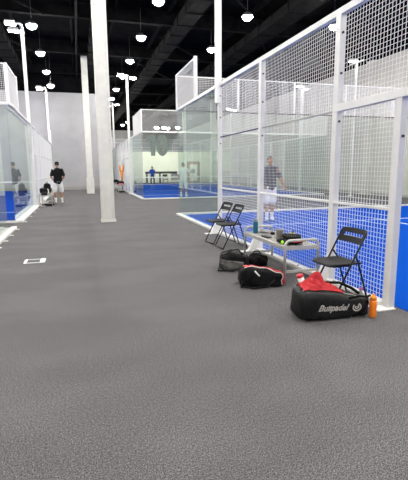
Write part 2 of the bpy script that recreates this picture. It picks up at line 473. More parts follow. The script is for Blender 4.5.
end_wall('distant glass end wall of the far right court', X + .03, 13.1, 40.5, 5)

def side_run(label, x, y0, y1, yg0, yg1, side, step, cage0=True, glassx=0.0, post_g=0, pitch=.06, yfront=None):
    """glass y0-yg0 and yg1-y1, mesh between"""
    r = thing('side_fence', label, 'fence', (x, y0, 0))
    n = round((yg1 - yg0) / step)
    for i in range(n + 1): post(r, x, yg0 + (yg1 - yg0) * i / n, 0, 3.24, gusset=post_g if i < 2 else 0)
    for i in range(n):
        a = yg0 + (yg1 - yg0) * i / n + .05; b = yg0 + (yg1 - yg0) * (i + 1) / n - .05
        mesh_panel(r, (x, a), (x, b), .06, 2.11, pitch, .0036); mesh_panel(r, (x, a), (x, b), 2.15, 3.2, pitch, .0036)
        rail(r, (x, a, 2.13), (x, b, 2.13), .04, .04, name='middle_rail'); rail(r, (x, a, 1.03), (x, b, 1.03), .03, .03, name='middle_rail')
    rail(r, (x, y0, 3.24), (x, y1, 3.24), .07, .075, name='top_rail')
    MB().box(x - .05 - (.04 if side < 0 else .03), x + .05 + (.08 if side > 0 else 0.0), y0, y1, 0, .06).build('base_rail', M['white'], r, False, .006)
    k = 2
    for a0, a1 in ((y0, yg0), (yg1, y1)):
        for i in range(k): 
            pane(r, (x + glassx, a0 + (a1 - a0) * i / k + .02), (x + glassx, a0 + (a1 - a0) * (i + 1) / k - .02), .065, 3.19)
    ce = y0 + (2.9 if side < 0 else 1.85)
    mesh_panel(r, (x, y0), (x, ce), 3.28, 4.24, .05, .006)
    rail(r, (x, y0, 4.26), (x, ce, 4.26), .05, .04, name='top_rail'); post(r, x, ce, 3.24, 4.3, .08, .06); post(r, x, y0, 3.2, 4.28, .06, .06)
    ce = y1 - 2
    mesh_panel(r, (x, ce), (x, y1), 3.28, 4.24, .06, .006); post(r, x, ce, 3.24, 4.3, .08, .06)
    return r
side_run('white mesh and glass fence of the far right court beside the walkway', X, 20.58, 40.5, 25.4, 35.6, -1, 2.04, pitch=.06)
side_run('distant white mesh fence on the far side of the far right court', 13.1, 20.58, 40.5, 25.4, 35.6, -1, 2.04, pitch=.07)
lf = side_run('glass and white mesh fence of the left court', -1.68, 12.75, 32.75, 18.2, 31.2, 1, 2.17, glassx=-.08, post_g=1, pitch=.06)
for y in (12.85, 14.3, 15.7, 17.0): MB().box(-1.56, -1.47, y - .035, y + .035, 0, .01).build('foot_plate', M['white'], lf)
e2 = end_wall('glass end wall with mesh top at the left edge of the walkway', -11.6, -1.72, 12.75, 5)
# near-left frameless glass run
r = thing('glass_wall', 'white base rail with frameless glass at the lower left corner', 'glass wall', (-1.7, 11.4, 0))
MB().box(-1.68, -1.55, 3.0, 11.45, 0, .055).build('base_rail', M['white'], r, False, .006)
MB().box(-1.86, -1.69, 3.0, 11.45, 0, .03).build('glass_channel', M['alum'], r, False, .006)
for a, b in ((7.42, 9.4), (9.42, 11.4)): pane(r, (-1.76, a), (-1.76, b), .06, 3.0)
for y in (7.8, 8.6, 9.4, 10.2, 11.2): MB().box(-1.56, -1.47, y - .035, y + .035, 0, .01).build('foot_plate', M['white'], r)

# nets
def net(label, x0, x1, y):
    r = thing('court_net', label, 'net', (x0, y, 0))
    wires(MB(), (x0, y), (x1, y), .05, .86, .07, .004).build('net_mesh', M['net'], r)
    MB().box(x0, x1, y - .012, y + .012, .85, .92).build('tape', M['tape'], r)
    for x in (x0, x1): MB().tube([(x, y, 0), (x, y, .93)], .04, 10).build('post', M['white'], r)
net('court net with white tape across the far right court', 3.25, 12.9, 30.5)
net('court net behind the glass of the left court', -11.4, -1.95, 22.7)

# ------------------------------------------------------------------ floodlight poles
def flood_pole(x, y, label, heads, z=6.62, z0=0.0, w=.12):
    r = thing('floodlight_pole', label, 'light pole', (x, y, 0), 0, 'floodlight poles along the court fences')
    MB().box(x - w / 2, x + w / 2, y - w / 2, y + w / 2, z0, z).build('pole', M['white'], r, False, .008)
    if z0 == 0: MB().box(x - .14, x + .14, y - .14, y + .14, 0, .02).build('base_plate', M['white'], r)
    MB().bar((x, y - .5, z + .02), (x, y + .5, z + .02), .08, .06).build('crossbar', M['white'], r)
    for (dx, dy) in heads:
        hx, hy = x + dx, y + dy
        s = 1 if dx > 0 else -1
        h = MB().prism([(hx - .2, hy - .16, z + .02), (hx + .2, hy - .16, z + .02), (hx + .17, hy - .13, z + .13), (hx - .17, hy - .13, z + .13)], (0, .30, 0)).build('lamp_head', M['floodcase'], r)
        MB().bar((x, hy, z + .07), (hx, hy, z + .07), .05).build('bracket', M['white'], h)
        MB().box(hx - .17, hx + .17, hy - .13, hy + .11, z + .012, z + .021).build('lamp_lens', M['flood'], h)
flood_pole(-1.72, 18.2, 'tall white floodlight pole on the left fence, nearer one', [(-.35, -.42), (-.35, .42)], 6.72)
flood_pole(-1.72, 31.0, 'white floodlight pole on the left fence, farther one', [(-.4, -.45), (-.4, .15)], 6.75)
flood_pole(2.99, 25.3, 'white floodlight pole at the far right court by the walkway', [(-.38, -.3), (.38, .3)], 6.62)
flood_pole(3.01, 8.97, 'white floodlight pole rising above the near fence out of the picture', [(.38, -.35), (.38, .35)], 6.7, 2.85)
flood_pole(13.3, 23.6, 'floodlight pole seen through the mesh beyond the passage', [(-.38, -.3), (.38, .3)], 6.2)
flood_pole(13.5, 18.7, 'floodlight pole seen through the mesh against the cream side wall', [(-.3, -.1)], 6.55, 0, .07)

flood_pole(2.99, 35.6, 'farthest floodlight pole of the far right court, beside the column edge', [(-.38, -.3), (.38, .3)], 6.62)
flood_pole(13.15, 35.6, 'farthest floodlight pole across the far right court', [(-.38, -.3), (.38, .3)], 6.5)
# ------------------------------------------------------------------ ceiling lamps
ORD = ['nearest', 'second', 'third', 'fourth', 'fifth', 'sixth', 'seventh', 'eighth', 'ninth', 'tenth', 'eleventh']
def lamp(label, loc, group):
    r = thing('ceiling_lamp', label, 'ceiling lamp', loc, 0, group)
    MB().lathe([(.04, .20), (.10, .17), (.20, .09), (.215, .025), (.2, .025)], (0, 0, 0), 16).build('housing', M['housing'], r, True, world=False)
    MB().lathe([(.0, -.13), (.08, -.118), (.15, -.075), (.195, -.01), (.205, .03), (.205, .04), (0, .04)], (0, 0, 0), 16).build('lens', M['lamp'], r, world=False)
    MB().tube([(0, 0, .27), (0, 0, 1.25)], .008, 6).build('hanger', M['housing'], r, world=False)
    return r
rows = [(-1.45, 'left walkway', 19.3, 4.2, 4), (3.02, 'middle of the hall', 15.5, 4.2, 11), (6.6, 'right courts', 16.1, 4.6, 2), (10.5, 'far right courts', 16.2, 4.3, 1)]
proto = None
def put_lamp(label, loc, group):
    global proto
    if proto is None: proto = lamp(label, loc, group); return proto
    return dup(proto, loc, 0, label, group)
for x, nm, ys, st, n in rows:
    for i in range(n):
        y = ys + st * i
        if x == 3.02 and i == 3: y = 27.8
        lab = f'round bright ceiling lamp of the row over the {nm}, {ORD[i]} in view' if n > 1 else f'round bright ceiling lamp over the {nm}, behind the fence top'
        lp = put_lamp(lab, (x, y, 7.2), 'ceiling lamps')
        if nm == 'left walkway' and i == 3:                 # the last of the row hangs lower, clear of the end wall
            lp.location = (-1.30, 28.7, 6.6)
            for c in lp.children:
                if c.name.startswith('hanger'): c.scale = (1, 1, 1.62); c.location = (0, 0, -.17)
for i, (x, y) in enumerate([(6.0, 57), (6.3, 54), (7.6, 41.5), (8.3, 41.3), (8.75, 41.8), (9.6, 41.0)]):
    put_lamp(f'small distant ceiling lamp at the far end of the hall, {ORD[i]} from the left', (x, y, 7.2 if y > 50 else 5.45), 'ceiling lamps')
OUT = []  # unseen lamps added to light the hall; some continue the visible rows
for x in (-1.45, 3.02):
    OUT += [(x, y) for y in (10.9, 6.7, 2.5, -1.7, -5.9)]
OUT += [(-1.45, 15.1)]
OUT += [(x, y) for x in (6.6, 10.5) for y in (11.8, 7.4, 3.0, -1.4, -5.8)]
OUT += [(-6.2, y) for y in (-5.9, -1.7, 2.5, 6.7, 10.9, 15.1, 19.3, 23.5, 27.7)] + [(-10, y) for y in (8.5, 14.5, 19.3, 23.5, 27.7)] + [(13.6, 8.0), (13.6, 13.0)]  # left rows added out of view to brighten the left courts
for x, y in OUT:
    put_lamp('unseen round ceiling lamp added out of view to light the hall', (x, y, 7.2), 'added ceiling lamps beyond the frame')

# ------------------------------------------------------------------ folding chairs
def folding_chair(label, loc, rz, group):
    """local: front is +x; width along y"""
    r = thing('folding_chair', label, 'chair', loc, rz, group)
    hw = .205
    def tx(z): return .22 - .53 * z          # back tube line: front foot (x=.24,z=0) -> top
    for s in (-1, 1):
        y = s * hw
        MB().tube([(tx(0.01), y, .01), (tx(.40), y, .40), (tx(.76), y, .76), (tx(.79), y - s * .02, .785)], .0105, 8).build('back_tube', M['blackmetal'], r, True, world=False)
        yy = s * (hw - .022)
        MB().tube([(tx(.54), y, .54), (tx(.54) - .05, yy, .46), (-.27, yy, .01)], .010, 8).build('rear_leg', M['blackmetal'], r, True, world=False)
        MB().bar((tx(.45) - .02, yy, .435), (.19, yy, .435), .012, .022).build('seat_bracket', M['blackmetal'], r, world=False)
    MB().tube([(tx(.012), -hw, .012), (tx(.012), hw, .012)], .0105, 8).build('foot_bar', M['blackmetal'], r, True, world=False)
    MB().tube([(-.27, -hw + .022, .025), (-.27, hw - .022, .025)], .009, 8).build('foot_bar', M['blackmetal'], r, True, world=False)
    # seat: slightly dished panel with rounded front
    bm = MB(); nx, ny = 14, 12; top = []; 
    for lay in (0, 1):
        for i in range(nx + 1):
            u = i / nx
            for j in range(ny + 1):
                v = j / ny * 2 - 1
                w = (hw - .006) * (1 - .10 * max(0, u - .72) ** 2 / .08) - .012 * max(0, .2 - u)
                x = -.155 + .385 * u; y = v * w
                if abs(v) > .8 and u > .9: x -= .02 * (abs(v) - .8) / .2
                z = .455 - .010 * (1 - v * v) * math.sin(PI * u) - .014 * max(0, u - .8) ** 2 / .04 - (.014 if lay else 0)
                bm.v.append(Vector((x, y, z)))
    N = (nx + 1) * (ny + 1); q = ny + 1
    for i in range(nx):
        for j in range(ny):
            a = i * q + j
            bm.f.append((a, a + 1, a + q + 1, a + q)); bm.f.append((N + a + q, N + a + q + 1, N + a + 1, N + a))
    for i in range(nx):
        for j in (0, ny):
            a = i * q + j; bm.f.append((a, a + q, N + a + q, N + a))
    for j in range(ny):
        for i in (0, nx):
            a = i * q + j; bm.f.append((a, a + 1, N + a + 1, N + a))
    bm.build('seat', M['blackplastic'], r, True, world=False)
    # backrest: curved plate with a slot
    bm = MB(); z0, z1 = .645, .795; th = .012
    def P(v, z, k):
        c = .028 * (1 - v * v)
        zz = z
        if z > .77 and abs(v) > .85: zz = z - .02 * (abs(v) - .85) / .15
        return Vector((tx(zz) - c + (th / 2 if k == 0 else -th / 2), v * (hw + .004), zz))
    vs_ = [-1, -.9, -.74, -.66, -.4, -.15, .15, .4, .66, .74, .9, 1]; zs_ = [z0, .675, .708, .742, .775, z1]
    idx = {}
    for k in (0, 1):
        for a, z in enumerate(zs_):
            for b, v in enumerate(vs_): idx[(k, a, b)] = len(bm.v); bm.v.append(P(v, z, k))
    hole = lambda a, b: a == 3 - 0 and 2 <= b <= 8
    na, nb = len(zs_) - 1, len(vs_) - 1
    solid = lambda a, b: 0 <= a < na and 0 <= b < nb and not (a == 2 + 0 and 2 <= b <= 8) 
    for a in range(na):
        for b in range(nb):
            if not solid(a, b): continue
            bm.f.append((idx[0, a, b], idx[0, a, b + 1], idx[0, a + 1, b + 1], idx[0, a + 1, b]))
            bm.f.append((idx[1, a + 1, b], idx[1, a + 1, b + 1], idx[1, a, b + 1], idx[1, a, b]))
            for (da, db, e0, e1) in ((-1, 0, (a, b), (a, b + 1)), (1, 0, (a + 1, b), (a + 1, b + 1)), (0, -1, (a, b), (a + 1, b)), (0, 1, (a, b + 1), (a + 1, b + 1))):
                if not solid(a + da, b + db):
                    bm.f.append((idx[0, e0[0], e0[1]], idx[0, e1[0], e1[1]], idx[1, e1[0], e1[1]], idx[1, e0[0], e0[1]]))
    bm.build('backrest', M['blackplastic'], r, False, .003, world=False)
    return r
GCH = 'black folding chairs beside the near fence'
ch = folding_chair('black folding chair behind the big black bag and orange bottle', (2.68, 3.87, 0), PI + .02, GCH)
dup(ch, (2.66, 7.26, 0), PI + .03, 'farther pair of black folding chairs, the one nearer the bench', GCH)
dup(ch, (2.64, 7.82, 0), PI + .10, 'black folding chair farthest from the camera, beside a fence post', GCH)

# ------------------------------------------------------------------ benches
def arc_u(x0, x1, z0, z1, r, y):
    pts = [(x0, y, z0)]
    for k in range(7):
        a = PI - k * PI / 12; pts.append((x0 + r + r * math.cos(a), y, z1 - r + r * math.sin(a)))
    for k in range(7):
        a = PI / 2 - k * PI / 12; pts.append((x1 - r + r * math.cos(a), y, z1 - r + r * math.sin(a)))
    pts.append((x1, y, z0)); return pts
def bench(label, loc, rz, L, group):
    """local: long side along y, x depth -.25..+.25"""
    r = thing('metal_bench', label, 'bench', loc, rz, group)
    for s in (-1, 1):
        y = s * L / 2
        fr = MB().tube(arc_u(-.24, .24, .0, .535, .075, y), .0185, 10).build('end_frame', M['alum'], r, True, world=False)
        MB().bar((-.235, y, .13), (.235, y, .13), .03).build('cross_bar', M['alum'], fr, world=False)
        MB().bar((-.235, y, .435), (.235, y, .435), .03, .05).build('cross_bar', M['alum'], fr, world=False)
    for x in (-.225, .225):
        MB().bar((x, -L / 2, .435), (x, L / 2, .435), .035, .05).build('side_rail', M['alum'], r, False, .004, world=False)
    mb = MB(); n = 7
    for i in range(n):
        x = -.18 + .36 * i / (n - 1); mb.box(x - .026, x + .026, -L / 2 + .02, L / 2 - .02, .437, .452)
    mb.build('seat_slats', M['steel'], r, world=False)
    MB().bar((0, -L / 2, .13), (0, L / 2, .13), .03).build('stretcher', M['alum'], r, world=False)
    return r
GB = 'silver metal benches along the fences'
bn = bench('silver metal bench with drinks and keys beside the near fence', (2.73, 5.42, 0), 0, 1.36, GB)
dup(bn, (-1.29, 18.75, 0), 0, 'silver metal bench beside the man in black by the left fence', GB)
dup(bn, (2.68, 28.0, 0), 0, 'silver metal bench carrying the pink bag beyond the column', GB)
dup(bn, (2.68, 31.2, 0), 0, 'silver metal bench at the far end, half hidden by the column', GB)

ZS = .453
# things on the near bench
t = thing('drink_bottle', 'teal metal drink bottle on the far end of the bench', 'bottle', (2.62, 5.98, ZS))
MB().lathe([(0, 0), (.036, 0), (.038, .006), (.038, .17), (.034, .185)], (2.62, 5.98, ZS), 18).build('body', M['teal'], t, True)
MB().lathe([(.03, .183), (.03, .215), (.026, .222), (0, .222)], (2.62, 5.98, ZS), 16).build('cap', M['greycup'], t, True)
t = thing('mug', 'pale grey insulated mug standing in the middle of the bench', 'mug', (2.66, 5.24, ZS))
MB().lathe([(0, 0), (.045, 0), (.053, .155), (.053, .16), (.048, .16), (.042, .02), (0, .02)], (2.66, 5.24, ZS), 20).build('cup', M['greycup'], t, True)
MB().tube([(2.708, 5.24, ZS + .13), (2.748, 5.25, ZS + .125), (2.758, 5.25, ZS + .08), (2.744, 5.245, ZS + .04), (2.702, 5.24, ZS + .04)], .007, 8).build('handle', M['greycup'], t, True)
t = thing('phone', 'black phone lying flat on the bench before the mug', 'phone', (2.60, 5.55, ZS))
MB().box(2.565, 2.645, 5.45, 5.66, ZS, ZS + .014).build('case', M['blackplastic'], t, False, .004)
MB().box(2.57, 2.64, 5.455, 5.655, ZS + .014, ZS + .0155).build('screen', M['blackmetal'], t)
t = thing('wallet', 'small dark wallet on the bench between phone and mug', 'wallet', (2.74, 5.44, ZS))
MB().box(2.70, 2.78, 5.39, 5.49, ZS, ZS + .015).build('flap', M['steel'], t, False, .004)
t = thing('key_bunch', 'bunch of keys with black fob on the bench beyond the phone', 'keys', (2.80, 5.74, ZS))
MB().ell((2.80, 5.74, ZS + .022), (.035, .05, .022)).build('fob', M['blackplastic'], t, True)
MB().tube([(2.78 + .03 * math.cos(a * PI / 6), 5.82 + .03 * math.sin(a * PI / 6), ZS + .045 + .03 * math.sin(a * PI / 6)) for a in range(12)], .003, 6, True).build('ring', M['steel'], t, True)
for k in range(3):
    MB().bar((2.80 + .02 * k, 5.80, ZS + .004 + .003 * k), (2.76 + .04 * k, 5.88, ZS + .004 + .003 * k), .014, .003).build('key', M['steel'], t)
t = thing('clear_bag', 'crumpled grey pouch lying on the bench beside the teal bottle', 'pouch', (2.74, 5.98, ZS))
mb = MB().ell((2.77, 5.98, ZS + .02), (.07, .09, .02), 18, 10)
for v in mb.v: v.z = max(ZS, v.z + .012 * noise.noise(v * 30))
mb.build('body', M['greycup'], t, True)

# padel racket
def racket(label, loc, mats, flat=True, rot=None):
    r = thing('padel_racket', label, 'racket', loc)
    if rot: r.rotation_euler = rot
    # face outline: teardrop, holes drawn as slight studs
    n = 40; out = []
    for k in range(n):
        a = 2 * PI * k / n; x = .128 * math.cos(a) * (1 - .12 * math.sin(a)); y = .135 * math.sin(a) + .02
        out.append((x, y, 0))
    fc = MB().prism(out, (0, 0, .034)).build('face', mats[0], r, False, .006, world=False)
    mb = MB()
    for i in range(-3, 4):
        for j in range(-3, 4):
            if i * i + j * j < 10: mb.lathe([(0, .0341), (.006, .0341), (.006, .0352), (0, .0352)], (i * .026, j * .026 + .03, 0), 8)
    mb.build('holes', M['bolt'], fc, world=False)
    MB().bar((-.05, -.10, .017), (-.012, -.18, .017), .022, .03).bar((.05, -.10, .017), (.012, -.18, .017), .022, .03).build('throat', mats[1], r, False, .003, world=False)
    MB().tube([(0, -.17, .017), (0, -.30, .017)], .0165, 10).build('grip', mats[2], r, True, world=False)
    MB().lathe([(0, 0), (.02, 0), (.02, .012), (0, .012)], (0, -.31, .017), 12, (0, 1, 0)).build('butt_cap', M['blackplastic'], r, True, world=False)
    return r
# racket sleeve (black with red stripe, lime tag) at the near end
t = thing('racket_sleeve', 'black racket sleeve with red stripe and lime tag on the bench near end', 'racket cover', (2.69, 4.98, ZS))
mb = MB().ell((0, 0, .035), (.18, .17, .035), 26, 12)
for v in mb.v:
    v.x *= 1.0 + .12 * v.y / .17; v.z = max(0, v.z + .006 * noise.noise(v * 18))
sl = mb.build('cover', M['softblack'], t, True, world=False)
MB().tube([(-.04, -.155, .045), (.02, -.172, .046), (.10, -.150, .045)], .011, 8).build('stripe', M['redvinyl'], t, True, world=False)
MB().ell((-.165, -.09, .035), (.02, .022, .03), 12, 8).build('tag', M['green'], t, True, world=False)
MB().tube([(-.15, -.04, .06), (-.10, .02, .075), (0, .05, .078), (.1, .03, .073)], .008, 8).build('zip', M['blackplastic'], t, True, world=False)
racket('black padel racket with yellow mark lying on the racket sleeve', (2.74, 5.04, ZS + .070), (M['softblack'], M['yellow'], M['blackfabric']), rot=(-.04, -.05, 2.6))

# ------------------------------------------------------------------ bags
def sq(t, e):
    return math.copysign(abs(t) ** e, t)
def bag_shell(L, W, Hh, e=.35, taper_end=1.0, sag=.02, seed=0, nu=56, nv=28, tops=0.0):
    """superellipsoid bag, length along x, base at z=0"""
    mb = MB(); vs = []
    for i in range(1, nv):
        t = -PI / 2 + PI * i / nv
        for k in range(nu):
            a = 2 * PI * k / nu
            x = sq(math.cos(t), e) * sq(math.cos(a), e); y = sq(math.cos(t), e) * sq(math.sin(a), e); z = sq(math.sin(t), e)
            vs.append(Vector((x, y, z)))
    vs += [Vector((0, 0, -1)), Vector((0, 0, 1))]
    out = []
    for v in vs:
        u = (v.x + 1) / 2; h = Hh * (1 + (taper_end - 1) * max(0, u) ** 1.3)
        p = Vector((v.x * L / 2, v.y * W / 2 * (1 - .12 * (v.z + 1) / 2) * (1 + (taper_end - 1) * .35 * u), (v.z + 1) / 2 * h))
        nn = noise.noise(p * 7 + Vector((seed, 0, 0))) * sag + noise.noise(p * 17 + Vector((0, seed, 0))) * sag * .5
        q = p + Vector((v.x * .3, v.y, v.z * .9)) * nn
        q.z = max(.002, q.z); out.append(q)
    fs = []; b = nu * (nv - 1)
    for i in range(nv - 2):
        for k in range(nu):
            l = (k + 1) % nu; fs.append((i * nu + k, i * nu + l, (i + 1) * nu + l, (i + 1) * nu + k))
    for k in range(nu):
        l = (k + 1) % nu; fs.append((b, l, k)); fs.append((b + 1, (nv - 2) * nu + k, (nv - 2) * nu + l))
    mb.add(out, fs); return mb

def bvh_of(o): 
    return BVHTree.FromPolygons([v.co.copy() for v in o.data.vertices], [tuple(p.vertices) for p in o.data.polygons])
def drape(b, pts, d, off, start=1.0):
    """project points onto a surface along direction d"""
    d = Vector(d).normalized(); out = []
    for p in pts:
        h = b.ray_cast(Vector(p) - d * start, d)
        if h[0] is not None: out.append(h[0] + h[1].normalized() * off if h[1].dot(d) < 0 else h[0] - d * off)
    return out
def ribbon(pts, nrm, w, th):
    """flat strap along pts; nrm = fixed outward direction"""
    mb = MB()
    n = Vector(nrm).normalized(); P = [Vector(p) for p in pts]; rows = []
    for i, p in enumerate(P):
        d = (P[min(i + 1, len(P) - 1)] - P[max(i - 1, 0)]).normalized(); s = d.cross(n).normalized() * w / 2
        rows.append([p - s, p + s, p + s + n * th, p - s + n * th])
    vs = [q for R in rows for q in R]; fs = []
    for i in range(len(P) - 1):
        for k in range(4): fs.append((i * 4 + k, i * 4 + (k + 1) % 4, (i + 1) * 4 + (k + 1) % 4, (i + 1) * 4 + k))
    fs += [(0, 1, 2, 3), tuple((len(P) - 1) * 4 + k for k in (3, 2, 1, 0))]
    return mb.add(vs, fs)

# --- the big bag
BB = Vector((2.335, 3.475, 0)); brz = -.03
bag = thing('racket_bag', 'big black racket bag with silver lettering and red cloth on top', 'bag', BB, brz)
mb = bag_shell(.77, .35, .325, .38, .50, .026, 3)
body = mb.build('body', M['blackfabric'], bag, True, world=False)
bt = bvh_of(body)
me = glyph('Bullpadel', .10, None, .0, .35, .0028)
xs = [v.co.x for v in me.vertices]; x0, x1 = min(xs), max(xs); ys = [v.co.y for v in me.vertices]; y0 = min(ys); y1 = max(ys)
bm = bmesh.new(); bm.from_mesh(me); bmesh.ops.triangulate(bm, faces=bm.faces)
for lim in (.03, .016, .009):
    bmesh.ops.subdivide_edges(bm, edges=[e for e in bm.edges if e.calc_length() > lim], cuts=1, use_grid_fill=False)
    bmesh.ops.triangulate(bm, faces=bm.faces)
for v in bm.verts:
    x = -.215 + (v.co.x - x0) / (x1 - x0) * .33; z = .085 + (v.co.y - y0) / (y1 - y0) * .085 + (x + .2) * -.05
    h = bt.ray_cast(Vector((x, -1, z)), Vector((0, 1, 0)))
    v.co = h[0] + Vector((0, -.006, 0)) if h[0] is not None else Vector((x, -.18, z))
bm.to_mesh(me); bm.free()
tag(link('lettering', me, M['silverprint'], bag), 'silver lettering on the bag side')
# round emblem
def emblem_arc(cx, cz, r, a0, a1, n=18):
    return [(cx + r * math.cos(a0 + (a1 - a0) * k / n), 0, cz + r * .82 * math.sin(a0 + (a1 - a0) * k / n)) for k in range(n + 1)]
for nm, pts, w in (('emblem', emblem_arc(.205, .112, .043, .75 * PI, 2.35 * PI), .013), ('emblem', emblem_arc(.202, .118, .022, 1.1 * PI, 2.3 * PI), .010), ('emblem', [(.178 + .012 * k, 0, .12 - .002 * k) for k in range(5)], .008)):
    p = drape(bt, pts, (0, 1, 0), .002)
    if len(p) > 2: ribbon(p, (0, -1, 0), w, .002).build(nm, M['silverprint'], bag, world=False)
# strap crossing the side, zip, handle, shoulder strap
p = drape(bt, [(.385 - .019 * k, 0, .150 - .0125 * k + .008 * math.sin(k * .6)) for k in range(12)], (0, 1, 0), .006)
ribbon(p, (0, -1, 0), .028, .006).build('strap', M['softblack'], bag, world=False)
p = drape(bt, [(-.34 + .05 * k, -.06, 0) for k in range(14)], (0, 0, -1), .004)
MB().tube(p, .006, 6).build('zip', M['steel'], bag, True, world=False)
MB().tube([(.10, -.16, .21), (.20, -.185, .235), (.30, -.17, .215), (.38, -.10, .20), (.41, -.03, .165), (.395, .02, .12)], .012, 8).build('handle', M['softblack'], bag, True, world=False)
MB().tube([(-.2, .10, .29), (0, .14, .30), (.18, .13, .285), (.3, .10, .23), (.38, .08, .17)], .015, 8).build('shoulder_strap', M['softblack'], bag, True, world=False)

# red cloth heaped on the bag
def world_of(loc, rz, p):
    c, s = math.cos(rz), math.sin(rz); return Vector((loc[0] + c * p[0] - s * p[1], loc[1] + s * p[0] + c * p[1], loc[2] + p[2]))
n1, n2 = 60, 40; mb = MB(); topz = []
for i in range(n1 + 1):
    for j in range(n2 + 1):
        u = i / n1 * 2 - 1; v = j / n2 * 2 - 1
        edge = 1 + .18 * noise.noise(Vector((math.atan2(v, u) * 1.2, 3, 1)))
        x = -.095 + u * .215 * edge + .02 * v; y = .035 + v * .115 * edge
        h = bt.ray_cast(Vector((x, y, 1)), Vector((0, 0, -1)))
        base = h[0].z if h[0] is not None else .20
        pk = .125 * math.exp(-((x + .12) / .07) ** 2 - ((y - .06) / .07) ** 2)
        fold = .018 * abs(math.sin(9 * u + 5 * v + 3 * noise.noise(Vector((u * 2, v * 2, 5))))) + .025 * (noise.noise(Vector((u * 3, v * 3, 1))) + .4) + .008 * noise.noise(Vector((u * 9, v * 9, 2)))
        r2 = max(abs(u), abs(v)); rim = max(0, min(1, (1.02 - r2) / .3))
        mb.v.append(Vector((x, y, base + .006 + (pk + max(0, fold)) * rim)))
q = n2 + 1
for i in range(n1):
    for j in range(n2):
        a = i * q + j; mb.f.append((a, a + 1, a + q + 1, a + q))
me = mb.mesh('red_towel')
rt = link('red_towel', me, M['redcloth'], None, True); rt.location = BB; rt.rotation_euler = (0, 0, brz)
sd = rt.modifiers.new('thick', 'SOLIDIFY'); sd.thickness = .004; sd.offset = 1
tag(rt, 'crumpled red cloth heaped on the big black bag', 'towel')
# white ball can sticking up out of the bag's far side
t = thing('ball_can', 'white and red ball can leaning at the left end behind the red cloth', 'can', world_of(BB, brz, (-.215, .135, .255)))
ax = Vector((-.38, .05, 1)).normalized()
MB().lathe([(0, -.05), (.032, -.05), (.032, .13), (0, .13)], (0, 0, 0), 18, ax).build('tube', M['whitecan'], t, True, world=False)
MB().lathe([(0, .13), (.034, .13), (.034, .15), (.03, .156), (0, .156)], (0, 0, 0), 18, ax).build('lid', M['redvinyl'], t, True, world=False)
MB().lathe([(.0, .05), (.0325, .05), (.0325, .085), (0, .085)], (0, 0, 0), 18, ax).build('band', M['redvinyl'], t, world=False)

# orange bottle on the floor
t = thing('sports_bottle', 'orange plastic drink bottle standing at the right end of the big bag', 'bottle', (2.705, 3.30, 0))
MB().lathe([(0, 0), (.030, 0), (.034, .006), (.035, .07), (.032, .085), (.035, .10), (.035, .155), (.028, .175)], (2.705, 3.30, 0), 20).build('body', M['orange'], t, True)
MB().lathe([(.030, .172), (.031, .205), (.022, .212), (.012, .216), (.012, .235), (0, .235)], (2.705, 3.30, 0), 18).build('cap', M['orangecap'], t, True)
# clear bottle with pink cap behind the bag
t = thing('water_bottle', 'small water bottle with pink cap behind the big bag, by the chair leg', 'bottle', (2.80, 3.62, 0))
MB().lathe([(0, 0), (.03, 0), (.032, .01), (.032, .13), (.014, .165), (.013, .18)], (2.80, 3.62, 0), 18).build('body', M['greycup'], t, True)
MB().lathe([(.016, .178), (.016, .2), (0, .2)], (2.80, 3.62, 0), 14).build('cap', M['pink'], t, True)

# --- red/black bag
b2 = thing('sports_bag', 'black sports bag with red panel and white piping lying before the bench', 'bag', (2.15, 4.72, 0), -.25)
body = bag_shell(.56, .36, .25, .42, .62, .045, 11).build('body', M['softblack'], b2, True, world=False)
bt2 = bvh_of(body)
def wrap(bt, angs, ys, c, off):
    out = []
    for a, y in zip(angs, ys):
        d = Vector((math.cos(a), 0, math.sin(a))); h = bt.ray_cast(Vector((c[0], y, c[2])) + d, -d)
        if h[0] is not None: out.append(h[0] + h[1].normalized() * off)
    return out
N_ = 30
angs = [math.radians(150 - 165 * k / (N_ - 1)) for k in range(N_)]; ysb = [.07 - .15 * (k / (N_ - 1)) ** 1.2 for k in range(N_)]
pr_ = wrap(bt2, angs, ysb, (0, 0, .09), .004)
mb = MB(); wd = .034
rows_ = []
for j in (-1, -.33, .33, 1):
    rows_.append(wrap(bt2, angs, [y + j * wd for y in ysb], (0, 0, .09), .007))
n_ = min(len(q) for q in rows_)
for q in rows_: mb.v += q[:n_]
for j in range(3):
    for k in range(n_ - 1): mb.f.append((j * n_ + k, j * n_ + k + 1, (j + 1) * n_ + k + 1, (j + 1) * n_ + k))
o = mb.build('red_panel', M['redvinyl'], b2, True, world=False); tag(o, 'red panel'); sd = o.modifiers.new('t', 'SOLIDIFY'); sd.thickness = .008; sd.offset = 1
p = wrap(bt2, angs, [y - wd - .012 for y in ysb], (0, 0, .09), .006)
tag(MB().tube(p, .006, 6).build('piping', M['whitecan'], b2, True, world=False), 'white piping')
p = drape(bt2, [(-.10 + .014 * k, -.3, .205 - .014 * k) for k in range(5)], (0, 1, 0), .004)
if len(p) > 2: ribbon(p, (0, -1, 0), .018, .004).build('logo_patch', M['whitecan'], b2, world=False)
MB().tube([(-.24, -.10, .10), (-.28, -.20, .03), (-.12, -.24, .02), (.05, -.215, .03), (.14, -.17, .10)], .012, 8).build('strap', M['softblack'], b2, True, world=False)

